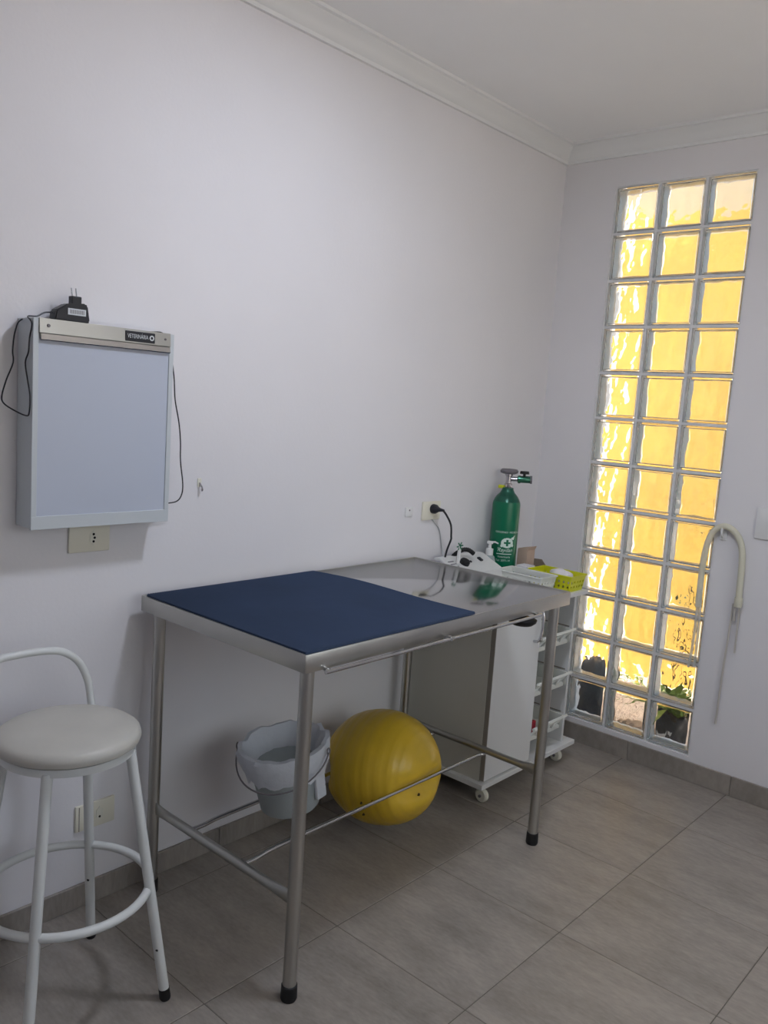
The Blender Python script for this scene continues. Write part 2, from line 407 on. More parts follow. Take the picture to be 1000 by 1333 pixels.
rx = TX1 + .018
pts = catmull([(TX1 - .01, -2.085, .868), (rx - .004, -2.083, .866), (rx, -2.06, .866), (rx, -1.6, .866), (rx, -1.18, .866), (rx - .004, -1.152, .867), (TX1 - .01, -1.148, .868)], 6)
T('towel_rail', 'steel_rod', tb, pts, .0052, 10)
B('rail_bracket', 'steel_rod', tb, TX1 - .002, rx + .006, -1.625, -1.612, .861, .874, bev=.002)
kn = L('clamp_knob', 'black_knob', tb, [(0.001, .826), (.034, .829), (.045, .838), (.047, .846), (.030, .853), (.012, .856), (.012, .872), (.0005, .872)], 24, (TX1 - .026, -1.180, .002))
# ------------------------------------------------------------------ blue ribbed mat
mt = bmesh.new(); NY, NX = 168, 10; grid = []
x0, x1 = .062, .7315
for i in range(NY + 1):
    row = []
    for j in range(NX + 1):
        fx = j / NX; x = x0 + (x1 - x0) * fx
        yend = -1.500 + .012 * math.sin(fx * 2 * PI) + .020 * fx
        y = TYN + .002 + (yend - TYN - .002) * i / NY
        lift = .006 * max(0, (i / NY - .9) / .1) ** 2 * math.sin(fx * PI)
        z = TH + .0085 + (.0016 if i % 2 else -.0016) + lift
        row.append((mt.verts.new((x, y, z)), mt.verts.new((x, y, TH + .0018 + lift))))
    grid.append(row)
for i in range(NY):
    for j in range(NX):
        a, b_, c, d = grid[i][j], grid[i + 1][j], grid[i + 1][j + 1], grid[i][j + 1]
        mt.faces.new((a[0], b_[0], c[0], d[0])); mt.faces.new((d[1], c[1], b_[1], a[1]))
    for j in (0, NX):
        a, b_ = grid[i][j], grid[i + 1][j]; mt.faces.new((a[0], a[1], b_[1], b_[0]))
for j in range(NX):
    for i in (0, NY):
        a, b_ = grid[i][j], grid[i][j + 1]; mt.faces.new((a[0], b_[0], b_[1], a[1]))
tag(obj('table_mat', mt, 'mat_blue'), 'dark blue ribbed rubber mat lying on the steel table', 'mat')

# ------------------------------------------------------------------ cart cabinet
cx0, cf = .015, .440
ct = thing('rolling_cabinet', 'white melamine cabinet on casters beside the glass blocks', 'cabinet', (0, 0, 0))
B('cabinet_top', 'cart_white', ct, cx0, cf, -.912, -.236, .757, .775, bev=.0015)
B('base_board', 'cart_white', ct, cx0, cf - .004, -.915, -.215, .078, .098, bev=.0015)
B('side_panel', 'cart_beige', ct, cx0 + .01, .404, -.892, -.876, .098, .757)
B('side_panel', 'cart_white', ct, cx0 + .01, .408, -.286, -.270, .098, .757)
B('divider_panel', 'cart_white', ct, cx0 + .01, .402, -.590, -.575, .098, .757)
B('back_panel', 'shelf_inside', ct, cx0, cx0 + .009, -.892, -.270, .098, .757)
dr = B('door', 'cart_white', ct, .408, .425, -.888, -.572, .103, .753, bev=.001)
B('edge_shade', 'gap_and_shade', dr, .4045, .4245, -.8905, -.8885, .103, .753)  # dark strip paints the shadow on the door's edge
T('handle', 'chrome', dr, catmull([(.425, -.60, .735), (.445, -.602, .73), (.452, -.604, .70), (.452, -.612, .64), (.446, -.618, .615), (.425, -.62, .61)], 6), .0055, 10)
def tray(z):
    tr = bmesh.new(); ya, yb = -.572, -.298; xa, xb = .06, .432
    box(tr, xa, xb - .03, ya + .012, yb - .012, z - .055, z - .052)
    box(tr, xa, xa + .003, ya + .006, yb - .006, z - .055, z)
    for yy in (ya + .006, yb - .009): box(tr, xa, xb - .02, yy, yy + .003, z - .055, z)
    box(tr, xa, xb - .02, ya, ya + .008, z - .004, z + .002); box(tr, xa, xb - .02, yb - .008, yb, z - .004, z + .002)
    t = obj('basket_drawer', tr, 'basket_white', ct)
    f = bmesh.new()
    # sloped front: bottom band, rim and angled struts leaving triangular gaps
    def bar(p, q, r): tube(f, [p, q], r, 6)
    box(f, xb - .034, xb - .028, ya + .01, yb - .01, z - .060, z - .040)
    tube(f, [(xb, ya + .004, z + .004), (xb, yb - .004, z + .004)], .0065, 6)
    n = 4
    for i in range(n):
        a = ya + .012 + (yb - ya - .024) * i / n; b2 = ya + .012 + (yb - ya - .024) * (i + 1) / n; m_ = (a + b2) / 2
        for (p, q) in (((xb - .031, a, z - .044), (xb - .001, m_, z + .002)), ((xb - .001, m_, z + .002), (xb - .031, b2, z - .044))): bar(p, q, .0055)
    obj('basket_front', f, 'basket_white', t)
    return t
for z in (.605, .415, .225):
    tray(z)
    B('groove', 'gap_and_shade', ct, .12, .395, -.2875, -.2858, z + .004, z + .009)
    B('groove', 'gap_and_shade', ct, .12, .395, -.5755, -.5738, z + .004, z + .009)
for (x, y) in ((.385, -.850), (.372, -.275), (.06, -.850), (.06, -.275)):
    cs = bmesh.new(); lathe(cs, [(.004, -.013), (.022, -.012), (.0275, -.006), (.0275, .006), (.022, .012), (.004, .013)], 20, (x + .012, y, .0275), 'Y')
    c_ = obj('caster', cs, 'plastic_cream', ct, smooth=True)
    B('caster_fork', 'plastic_white', c_, x - .008, x + .018, y - .018, y + .018, .050, .078, bev=.004)
    L('caster_axle', 'valve_grey', c_, [(.006, -.019), (.006, .019)], 10, (x + .012, y, .0275), 'Y')
tag(B('red_case', 'red_plastic', None, .30, .385, -.555, -.47, .1735, .232, bev=.004), 'small red case in the lowest cabinet drawer', 'case')
tag(B('bandage_roll', 'orange_cloth', None, .20, .28, -.54, -.46, .1735, .255, bev=.012, smooth=True), 'pale orange pack behind the red case', 'pack')

# ------------------------------------------------------------------ things on the cabinet
CT = .775
# grey wedge
bm = bmesh.new(); prism(bm, [(.035, CT), (.145, CT), (.145, .846), (.075, .888), (.035, .888)], -.868, -.812)
tag(obj('grey_tray_box', bm, 'device_grey', None), 'small grey box at the table end of the cabinet top', 'box')
dv = thing('control_unit', 'white sloped control unit with a black knob and switch', 'device', (0, 0, 0))
bm = bmesh.new(); prism(bm, [(.035, CT), (.178, CT), (.178, .846), (.165, .852), (.070, .897), (.035, .897)], -.806, -.502)
bmesh.ops.bevel(bm, geom=bm.edges[:], offset=.003, segments=2, affect='EDGES'); obj('housing', bm, 'device_white', dv, smooth=True)
nrm = Vector((.045, 0, .095)).normalized(); tx = Vector((.095, 0, -.045)).normalized()
def on_panel(y, t, h=0): return Vector((.070, y, .897)) + tx * t + nrm * h
def disc(name, m, y, t, r, h, par, n=20):
    bm = bmesh.new(); tube(bm, [on_panel(y, t, -.002), on_panel(y, t, h * .7), on_panel(y, t, h)], [r, r, r * .85], n); return obj(name, bm, m, par, smooth=True)
disc('knob', 'black_knob', -.700, .050, .021, .018, dv); disc('indicator', 'black_plastic', -.650, .045, .006, .004, dv)
bm = bmesh.new()
box(bm, -.012, .012, -.009, .009, -.002, .006, bev=.002)
sw = obj('rocker_switch', bm, 'black_plastic', dv); sw.location = on_panel(-.578, .040); sw.rotation_euler = (0, math.atan2(.045, .095), 0)
bm = bmesh.new()
for i in range(4): box(bm, -.03 + i * .017, -.026 + i * .017, -.018, .018, 0, .0012)
v_ = obj('vent_print', bm, 'valve_grey', dv); v_.location = on_panel(-.765, .055, .0005); v_.rotation_euler = (0, math.atan2(.045, .095), 0)
# black breathing hose resting on the unit
pts = catmull([aty(587, 729, -.70) * 1.0, aty(592, 722, -.69), aty(602, 716, -.68), aty(610, 716, -.66), aty(617, 721, -.64)], 8)
pts = [Vector((max(p.x, .04), p.y, p.z)) for p in pts]
pts[0].z = min(pts[0].z, .897)
bm = bmesh.new(); rr = [.0085 + .0015 * (i % 2) for i in range(len(pts))]; tube(bm, pts, rr, 10)
obj('breathing_hose', bm, 'rubber_black', dv, smooth=True)['label'] = 'black corrugated hose'
sy = thing('syringe', 'white syringe with green tip standing on the control unit', 'syringe', (0, 0, 0))
p0 = on_panel(-.74, .045, .002); p1 = aty(599, 711, -.74)
T('barrel', 'plastic_white', sy, [p0, p0.lerp(p1, .8), p1], [.0075, .007, .004], 10)
bm = bmesh.new()
for a in range(3):
    d = Vector((math.cos(a * PI / 3 + .4), .5 * math.sin(a * PI / 3), math.sin(a * PI / 3 + .4))) * .016; tube(bm, [p1 - d, p1 + d], .0028, 6)
obj('green_tip', bm, 'cyl_green', sy)
# soap pump bottle
sb = thing('pump_bottle', 'pump bottle with a white spout behind the control unit', 'bottle', (.078, -.470, CT))
L('bottle_body', 'soap', sb, [(.025, 0), (.028, .006), (.028, .085), (.024, .105), (.013, .112)], 24)
L('pump_collar', 'plastic_white', sb, [(.016, .110), (.016, .138), (.007, .140), (.007, .158), (.013, .160), (.013, .170), (.002, .172)], 20)
T('spout', 'plastic_white', sb, [(0, 0, .166), (.016, .014, .168), (.028, .022, .162)], [.005, .004, .003], 8)
# oxygen cylinder
cyc = (.0840, -.378, CT); CR = .0605
oc = thing('oxygen_cylinder', 'green oxygen cylinder with grey hand wheel standing on the cabinet', 'cylinder', cyc)
L('cylinder_body', 'cyl_green', oc, [(.052, 0), (.057, .004), (CR, .012), (CR, .330), (.058, .342)], 40)
nk = L('cylinder_shoulder', 'cyl_neck', oc, [(.058, .341), (.053, .353), (.045, .366), (.032, .380), (.026, .392), (.024, .402), (.002, .403)], 40)
L('valve_body', 'valve_metal', oc, [(.015, .400), (.017, .408), (.017, .418), (.013, .422), (.013, .452), (.017, .455), (.017, .466), (.004, .468)], 20)
bm = bmesh.new(); n = 32
rings = []
for (r, h) in [(.006, .462), (.026, .462), (.037, .467), (.038, .476), (.032, .483), (.004, .485)]:
    rings.append([bm.verts.new((r * (1 + (.05 * math.cos(8 * 2 * PI * k / n) if r > .03 else 0)) * math.cos(2 * PI * k / n), r * (1 + (.05 * math.cos(8 * 2 * PI * k / n) if r > .03 else 0)) * math.sin(2 * PI * k / n), h)) for k in range(n)])
for A, B2 in zip(rings, rings[1:]):
    for k in range(n): bm.faces.new((A[k], A[(k + 1) % n], B2[(k + 1) % n], B2[k]))
obj('hand_wheel', bm, 'valve_grey', oc, smooth=True)
fd = Vector((.80, .55, .03)).normalized()                                  # side the flow meter points to
up = Vector((0, 0, 1))
vb = Vector((0, 0, .440))
rg = T('outlet_stem', 'valve_metal', oc, [vb, vb + fd * .045], .010, 12)
rm = T('flow_regulator', 'reg_green', oc, [vb + fd * .036, vb + fd * .040, vb + fd * .050, vb + fd * .051, vb + fd * .092, vb + fd * .098], [.010, .0175, .0175, .015, .0155, .012], 18)
T('gauge_ring', 'valve_grey', rm, [vb + fd * .092, vb + fd * .100], [.0175, .0175], 18)
kb = vb + fd * .066
T('regulator_knob', 'black_knob', rm, [kb + up * .012, kb + up * .024, kb + up * .0245, kb + up * .036], [.006, .006, .021, .019], 16)
B('seal_tag', 'tag_yellow', oc, -.040, -.012, -.020, -.004, .396, .411, bev=.004)
# printing wrapped round the cylinder
tocam = (CAM - Vector(cyc)); ang0 = math.atan2(tocam.y, tocam.x)
def wrap(bm, name, z, da, m='print_white', par=None):
    bmesh.ops.subdivide_edges(bm, edges=[e for e in bm.edges if e.calc_length() > .006], cuts=2)
    for v in bm.verts:
        a = ang0 + da + v.co.x / CR
        v.co = Vector(((CR + .0006) * math.cos(a), (CR + .0006) * math.sin(a), z + v.co.y))
    return obj(name, bm, m, par or oc, recalc=False)
DA = .13
wrap(text('OXIGENIO  MEDICINAL', .0115), 'lettering', .212, DA + .24)
emb = bmesh.new()
def blob(bm, pts): bm.faces.new([bm.verts.new((x, y, 0)) for x, y in pts])
# round head with a cross left open, ear and jaw
def ring_cells(bm, rx, ry, ox=0, oy=0):
    N = 22; a, l = .0045, .0145
    for i in range(N):
        for j in range(N):
            x = -rx + 2 * rx * (i + .5) / N; y = -ry + 2 * ry * (j + .5) / N
            if (x / rx) ** 2 + (y / ry) ** 2 > 1: continue
            if (abs(x) < a and abs(y) < l) or (abs(y) < a and abs(x) < l): continue
            sx, sy2 = rx / N, ry / N
            bm.faces.new([bm.verts.new((x + ox + p * sx, y + oy + q * sy2, 0)) for p, q in ((-1, -1), (1, -1), (1, 1), (-1, 1))])
ring_cells(emb, .027, .022)
blob(emb, [(.014, .016), (.030, .014), (.036, .034), (.030, .030), (.026, .026), (.018, .024)])
blob(emb, [(-.026, -.004), (-.030, -.016), (-.022, -.020), (-.014, -.014)])
blob(emb, [(.020, -.014), (.028, -.004), (.031, -.012), (.026, -.018)])
wrap(emb, 'emblem', .166, DA + .16)
wrap(text("'Raydan", .0235, shear=.35), 'lettering', .134, DA)
rule = bmesh.new(); blob(rule, [(-.034, -.0016), (-.017, -.0016), (0, -.0016), (.017, -.0016), (.034, -.0016), (.034, .0016), (.017, .0016), (0, .0016), (-.017, .0016), (-.034, .0016)])
wrap(rule, 'printed_rule', .117, DA)
wrap(text('Veterinaria', .0125), 'lettering', .104, DA)
wrap(text('Tel: 2071-14', .0125), 'lettering', .088, DA - .06)

def perforated_basket(name, label, m, x0, x1, y0, y1, h, holes_m):
    bk = thing(name, label, 'basket', ((x0 + x1) / 2, (y0 + y1) / 2, CT))
    hx, hy = (x1 - x0) / 2, (y1 - y0) / 2; tp = .010
    bm = bmesh.new()
    def wallpts(hx, hy, z): return [(-hx, -hy, z), (hx, -hy, z), (hx, hy, z), (-hx, hy, z)]
    lo = [bm.verts.new(p) for p in wallpts(hx - tp, hy - tp, 0)]
    # walls built as lattice cells so the perforations are real gaps
    bm.faces.new(lo)
    def side(p0, p1, q0, q1, nc, nr):
        p0, p1, q0, q1 = map(Vector, (p0, p1, q0, q1))
        def P(s, t): return (p0.lerp(p1, s)).lerp(q0.lerp(q1, s), t)
        ss = []; 
        for i in range(nc): ss += [i / nc, (i + .32) / nc, (i + .68) / nc]
        ss.append(1.0)
        ts = [0, .14]
        for j in range(nr): ts += [.14 + .62 * (j + .25) / nr, .14 + .62 * (j + .75) / nr]
        ts += [.80, 1.0]
        V = [[bm.verts.new(P(s, t)) for t in ts] for s in ss]
        for i in range(len(ss) - 1):
            for j in range(len(ts) - 1):
                hole = (i % 3 == 1) and (2 <= j < 2 + 2 * nr) and (j % 2 == 0)
                if not hole: bm.faces.new((V[i][j], V[i + 1][j], V[i + 1][j + 1], V[i][j + 1]))
    a = wallpts(hx - tp, hy - tp, 0); c = wallpts(hx, hy, h)
    nn = [max(4, int((x1 - x0) / .022)), max(4, int((y1 - y0) / .022))]
    for i in range(4): side(a[i], a[(i + 1) % 4], c[i], c[(i + 1) % 4], nn[i % 2], 2)
    bmesh.ops.remove_doubles(bm, verts=bm.verts[:], dist=1e-5)
    o = obj('basket_body', bm, m, bk)
    sm = o.modifiers.new('t', 'SOLIDIFY'); sm.thickness = .002
    T('rim', m, bk, [Vector(p) for p in wallpts(hx + .002, hy + .002, h)], .0035, 8, True)
    return bk
perforated_basket('storage_basket', 'white perforated plastic basket in front of the oxygen cylinder', 'basket_white', .148, .372, -.512, -.392, .064, None)
perforated_basket('storage_basket', 'bright yellow perforated plastic basket holding tissue', 'basket_yellow', .225, .432, -.376, -.252, .066, None)
bm = bmesh.new(); bmesh.ops.create_icosphere(bm, subdivisions=3, radius=1)
for v in bm.verts:
    d = 1 + .25 * noise.noise(v.co * 2.2 + Vector((3, 1, 5))); v.co = Vector((.345 + .062 * v.co.x * d, -.314 + .040 * v.co.y * d, CT + .042 + .040 * v.co.z * d))
tag(obj('tissue_wad', bm, 'tissue', smooth=True), 'crumpled white tissue inside the yellow basket', 'tissue')
# little boxes behind the baskets
cb = thing('carton', 'pale brown upright carton right of the oxygen cylinder', 'box', (0, 0, 0))
B('carton_body', 'cardboard', cb, .120, .170, -.312, -.250, CT, .905)
bm = bmesh.new(); prism(bm, [(.120, .905), (.170, .905), (.178, .922), (.122, .909)], -.312, -.250); obj('flap', bm, 'cardboard', cb)
tag(B('paper_box', 'paper', None, .168, .222, -.386, -.325, CT, .850), 'small white paper box between cylinder and yellow basket', 'box')
bm = bmesh.new(); prism(bm, [(.150, CT), (.225, CT), (.229, .838), (.203, .866), (.140, .862)], -.243, -.238)
cbx = obj('card_sleeve', bm, 'card_dark'); tag(cbx, 'dark brown card leaning behind the yellow basket', 'card')
cbx.location = (0, 0, 0)

# ------------------------------------------------------------------ outlet with plug and cord
def plate(name, label, cat, y0, y1, z0, z1, m='socket_cream', th=.009):
    o = thing(name, label, cat, (0, (y0 + y1) / 2, (z0 + z1) / 2))
    hy, hz = (y1 - y0) / 2, (z1 - z0) / 2
    bm = bmesh.new(); box(bm, 0, th, -hy, hy, -hz, hz, bev=.003); obj('cover_plate', bm, m, o, smooth=True)
    return o
def socket_face(o, y, th=.009, z=0, holes=3, s=1.0):
    bm = bmesh.new(); pts = []
    for k in range(6): a = PI / 6 + k * PI / 3; pts.append((y + .012 * s * math.cos(a), z + .021 * s * math.sin(a)))
    prism(bm, pts, th - .001, th + .0015, 'YZ'); f = obj('socket_insert', bm, 'plastic_cream', o)
    for i in range(holes):
        L('socket_hole', 'dark_hole', f, [(.0035, th), (.0035, th + .0022)], 10, (0, y + (.003 if i == 1 else 0), z + (i - 1) * .010 * s), 'X')
po = plate('wall_outlet', 'cream wall outlet with a black plug, above the control unit', 'outlet', -.862, -.748, 1.048, 1.124)
bm = bmesh.new()
sp = thing('wall_plug', 'black plug and cord in the outlet above the control unit', 'plug', (.009, -.800, 1.094))
L('plug_body', 'black_plastic', sp, [(.019, 0), (.020, .004), (.019, .016), (.010, .030), (.007, .042), (.0045, .058)], 16, (0, 0, 0), 'X')
q = lambda u, v, x: atx(u, v, x) - Vector((.009, -.800, 1.094))
pts = catmull([(.050, .002, 0), q(581, 670, .075), q(587, 683, .075), q(587.5, 698, .07), q(587, 703, .07), q(582, 716, .06), q(579, 728, .055)], 8)
T('cord', 'black_plastic', sp, pts, .0042, 8)
sp2 = plate('junction_plate', 'small clear plastic wall plate left of the plugged outlet', 'plate', -.964, -.920, 1.068, 1.107, 'plastic_white', .006)
L('screw', 'valve_grey', sp2, [(.004, .005), (.003, .0075)], 10, (0, 0, .006), 'X')
T('thin_white_wire', 'clear_tube', None, catmull([Vector((.004, -.790, 1.046)), atx(572, 690, .004), atx(575, 712, .006), atx(577, 724, .02)], 6), .0022, 6)
tag(bpy.data.objects['thin_white_wire'], 'thin white wire hanging below the plugged outlet', 'wire')

o_ = plate('wall_outlet', 'cream wall outlet directly below the light box', 'outlet', -2.358, -2.238, 1.046, 1.124)
socket_face(o_, 0.010)
o_ = plate('wall_outlet', 'cream wall outlet low on the wall behind the stool', 'outlet', -2.322, -2.200, .232, .310)
bm = bmesh.new(); box(bm, .008, .0105, -.052, -.050, -.036, .036); obj('plate_seam', bm, 'gap_and_shade', o_)
pts = []
socket_face(o_, .012, holes=1, s=1.0)
hk = thing('wall_hook', 'tiny clear hook on the wall right of the light box', 'hook', (0, -1.94, 1.219))
B('hook_plate', 'plastic_cream', hk, 0, .003, -.007, .007, -.004, .022, bev=.001)
T('hook_wire', 'valve_metal', hk, catmull([(.003, 0, .008), (.014, 0, -.002), (.016, .002, -.012), (.010, .004, -.016), (.006, .005, -.010)], 5), .0022, 6)
# switch plate on the back wall at the right edge
sw = thing('wall_switch', 'white blank switch plate on the wall beside the hanging hose', 'switch', (1.075, 0, 1.135))
B('cover_plate', 'plastic_white', sw, -.06, .06, -.009, 0, -.062, .062, bev=.003, smooth=True)
B('rocker', 'plastic_white', sw, -.014, .014, -.012, -.008, -.03, .03, bev=.002)

# ------------------------------------------------------------------ light box
BY0, BY1, BZ0, BZ1, BD = -2.499, -2.104, 1.133, 1.652, .080
lb = thing('light_box', 'white wall-mounted radiograph light box with a steel clip bar', 'light box', (0, (BY0 + BY1) / 2, BZ0))
oy, oz = (BY0 + BY1) / 2, BZ0; hy = (BY1 - BY0) / 2; hz = BZ1 - BZ0
B('housing', 'box_grey', lb, 0, BD, -hy, hy, 0, hz, bev=.002)
B('bottom_frame', 'box_grey', lb, BD - .001, BD + .006, -hy - .001, hy + .001, -.002, .032, bev=.001)
for s in (-1, 1): B('side_frame', 'box_grey', lb, BD - .001, BD + .006, *( (-hy - .001, -hy + .013) if s < 0 else (hy - .013, hy + .001)), .032, hz, bev=.001)
B('viewing_screen', 'screen', lb, BD - .002, BD + .003, -hy + .013, hy - .013, .032, hz - .045)
cbm = bmesh.new(); prism(cbm, [(BD, hz + .001), (BD + .009, hz + .001), (BD + .011, hz - .034), (BD + .007, hz - .036), (BD, hz - .036)], -hy + .013, hy - .013)
cl = obj('clip_bar', cbm, 'steel', lb)
cbm = bmesh.new(); prism(cbm, [(BD + .003, hz - .036), (BD + .010, hz - .036), (BD + .013, hz - .050), (BD + .011, hz - .052), (BD + .004, hz - .041)], -hy + .016, hy - .014)
obj('clip_lip', cbm, 'chrome', cl)
L('screw', 'valve_grey', cl, [(.0045, BD + .009), (.004, BD + .0125)], 10, (0, -hy + .035, hz - .016), 'X')
L('screw', 'valve_grey', cl, [(.0035, BD + .009), (.003, BD + .012)], 10, (0, hy - .030, hz - .016), 'X')
npl = bmesh.new(); box(npl, BD + .0085, BD + .0125, -2.256 - oy, -2.167 - oy, hz - .031, hz - .004, bev=.0018)
np_ = obj('name_plate', npl, 'black_plastic', cl)
tbm = text('VETERINÁRIA', .0155)
xs_ = [v.co.x for v in tbm.verts]; wd = max(xs_) - min(xs_); mid = (max(xs_) + min(xs_)) / 2
for v in tbm.verts: v.co = Vector((BD + .0130, (v.co.x - mid) * (.062 / wd) + (-2.2195 - oy), v.co.y + hz - .0175))
obj('lettering', tbm, 'label_white', np_, recalc=False)
L('logo_ring', 'label_white', np_, [(.0072, BD + .0122), (.0072, BD + .0132), (.0038, BD + .0132), (.0038, BD + .0122)], 16, (0, -2.1775 - oy, hz - .0175), 'X')
# power adapter lying on the light box
pa = thing('power_adapter', 'black plug-in power adapter lying on top of the light box', 'adapter', (.05, -2.385, BZ1 + .001))
ab = bmesh.new(); prism(ab, [(-.052, .002), (.038, .000), (.042, .006), (.036, .044), (.030, .050), (-.018, .045), (-.048, .026)], -.017, .017, 'YZ')
bmesh.ops.bevel(ab, geom=ab.edges[:], offset=.003, segments=2, affect='EDGES'); ad = obj('adapter_body', ab, 'black_plastic', pa, smooth=True)
B('plug_neck', 'black_plastic', pa, -.010, .010, -.004, .022, .044, .066, bev=.002)
for yy in (.001, .013): T('pin', 'chrome', pa, [(0, yy, .064), (0, yy - .003, .086)], .0018, 8)
B('spec_label', 'label_white', pa, .0168, .0176, -.018, .030, .018, .034)
bm = bmesh.new()
for i in range(11): box(bm, .0176, .0179, -.013 + i * .0036, -.0112 + i * .0036, .021, .031)
obj('label_print', bm, 'valve_grey', pa)
def loc_pa(p): return p - Vector((.05, -2.385, BZ1 + .001))
lp = [Vector((.05, -2.432, BZ1 + .020)), Vector((.045, -2.452, BZ1 + .018)), Vector((.05, -2.475, BZ1 + .006)), Vector((.05, -2.497, BZ1 + .003)), aty(41.5, 421, BY0 - .004), aty(38.5, 440, BY0 - .004), aty(37, 458, BY0 - .005), aty(33, 472, BY0 - .006), aty(36, 495, BY0 - .006), aty(39, 515, BY0 - .006), aty(38, 537, BY0 - .006), aty(34, 541, BY0 - .008), atx(20, 535, .04), atx(5, 525, .03), atx(2.5, 515, .03), atx(8, 495, .03), atx(17, 472, .03), atx(16.5, 455, .03), atx(20, 430, .03), atx(29, 415.5, .025)]
lp[4].y = min(lp[4].y, BY0 - .004)
for i_ in range(4, 12): lp[i_].y = min(lp[i_].y, BY0 - .004)
lp += [Vector((.02, -2.44, BZ1 + .004)), Vector((.012, -2.30, BZ1 + .004)), Vector((.02, -2.15, BZ1 + .004)), Vector((.03, BY1 + .003, BZ1 + .002)), atx(222, 460, .04), atx(226.5, 490, .045), atx(228, 520, .045), atx(233, 550, .045), atx(235, 575, .045), atx(235, 600, .05), atx(238, 630, .055), atx(236, 645, .055), atx(229, 653, .052), atx(221, 655, .045)]
for i_ in range(len(lp) - 11, len(lp)): lp[i_].y = max(lp[i_].y, BY1 + .004)
lp[-1] = Vector((.045, BY1 + .012, lp[-1].z))
T('cable', 'black_plastic', pa, [loc_pa(p) for p in catmull(lp, 6)], .0019, 6)
T('jack', 'black_plastic', pa, [loc_pa(Vector((.045, BY1 + .001, lp[-1].z - .001))), loc_pa(lp[-1] + Vector((0, .008, 0)))], .005, 10)

# ------------------------------------------------------------------ stool
scx, scy = .32, -2.512
st = thing('bar_stool', 'white tubular stool with a round cream vinyl seat and hoop back', 'stool', (scx, scy, 0))
L('seat', 'stool_vinyl', st, [(.002, .660), (.150, .660), (.1625, .666), (.166, .676), (.163, .688), (.152, .696), (.12, .7015), (.06, .704), (.002, .7045)], 48)
L('seat_pan', 'stool_paint', st, [(.150, .640), (.154, .642), (.154, .660), (.002, .661)], 48)
tops, feet = .102, .168
ft = [(.17, .176), (-.167, .163), (-.172, -.170), (.165, -.172)]
for sx, sy_ in ft:
    a = Vector((math.copysign(tops, sx), math.copysign(tops, sy_), .648)); bft = Vector((sx, sy_, .018))
    lg = T('leg', 'stool_paint', st, [bft, a], .0125, 14)
    d = (a - bft).normalized()
    T('foot_cap', 'rubber_black', lg, [bft - d * .018 + Vector((0, 0, .0)), bft - d * .012, bft + d * .012], [.012, .0142, .0138], 12)
    for tt, ro in ((random.uniform(.12, .34), 0),):
        c_ = bft + (a - bft) * tt
        bm = bmesh.new(); bmesh.ops.create_icosphere(bm, subdivisions=2, radius=.0052)
        off = Vector((.6, -.75, 0)).normalized() * .0095
        for v in bm.verts: v.co = Vector((v.co.x * .9, v.co.y * .8, v.co.z * random.uniform(.5, 1.3))) + c_ + off
        obj('paint_chip', bm, 'chipped', lg)
ringr = .196
T('foot_ring', 'stool_paint', st, [(ringr * math.cos(2 * PI * k / 56), ringr * math.sin(2 * PI * k / 56), .292) for k in range(56)], .0105, 10, True)
hx = -.145
hp = catmull([(hx + .04, .128, .652), (hx + .010, .134, .672), (hx, .134, .700), (hx - .006, .128, .745), (hx - .010, .105, .795), (hx - .012, .065, .828), (hx - .012, .015, .840), (hx - .012, -.06, .842), (hx - .012, -.105, .836), (hx - .010, -.130, .805), (hx - .006, -.134, .745), (hx, -.134, .700), (hx + .010, -.134, .672), (hx + .04, -.128, .652)], 8)
T('back_hoop', 'stool_paint', st, hp, .0095, 12)

# ------------------------------------------------------------------ bucket wedged over the rear foot rail
bkx, bky, bkz = .322, -1.790, .272
bk = thing('waste_bucket', 'grey plastic bucket lined with a clear bag under the table', 'bucket', (bkx, bky, bkz))
bk.rotation_euler = (Matrix.Rotation(math.radians(-8), 3, Vector((-.66, .74, 0))) @ Matrix.Rotation(math.radians(5), 3, Vector((.74, .66, 0)))).to_euler(); bk.scale = (.93, .93, .95)
L('bucket_body', 'bucket_grey', bk, [(.004, .004), (.092, 0), (.097, .006), (.112, .120), (.114, .122), (.122, .126), (.126, .150), (.138, .205), (.141, .205), (.141, .212), (.134, .212), (.122, .150), (.108, .122), (.090, .008), (.004, .008)], 40)
L('collar_ring', 'bucket_grey', bk, [(.116, .138), (.128, .136), (.130, .142), (.128, .148), (.116, .148)], 40)
bm = bmesh.new(); n = 56; rings = []
pr = [(.131, .128), (.139, .150), (.145, .180), (.150, .206), (.148, .220), (.134, .221), (.114, .190), (.098, .140), (.088, .100), (.070, .060), (.004, .045)]
for i, (r, h) in enumerate(pr):
    ring = []
    for k in range(n):
        a = 2 * PI * k / n; nn = noise.noise(Vector((math.cos(a) * 4, math.sin(a) * 4, h * 22))); n2 = noise.noise(Vector((math.cos(a) * 9, math.sin(a) * 9, i * .7)))
        rr_ = r + (.011 * nn + .005 * n2) * (1 if i < 10 else 0)
        if i < 4: rr_ = max(rr_, .131 + .0175 * (h - .128) / .078 + .001)
        hh = h + (.028 * nn * (1 if i == 0 else .40))
        ring.append(bm.verts.new((rr_ * math.cos(a), rr_ * math.sin(a), hh)))
    rings.append(ring)
for A, B2 in zip(rings, rings[1:]):
    for k in range(n): bm.faces.new((A[k], A[(k + 1) % n], B2[(k + 1) % n], B2[k]))
bm.faces.new(rings[-1])
obj('bag_liner', bm, 'bag', bk, smooth=True)
ang = [math.radians(222 + (402 - 222) * i / 22) for i in range(23)]
e0, e1 = math.radians(212), math.radians(382)
hp = []
for i in range(25):
    t = i / 24; a = e0 + (e1 - e0) * t; s = math.sin(t * PI)
    hp.append((.158 * math.cos(a), .158 * math.sin(a), .195 - .072 * s ** .8))
hd = T('handle', 'valve_grey', bk, hp, .0026, 8)
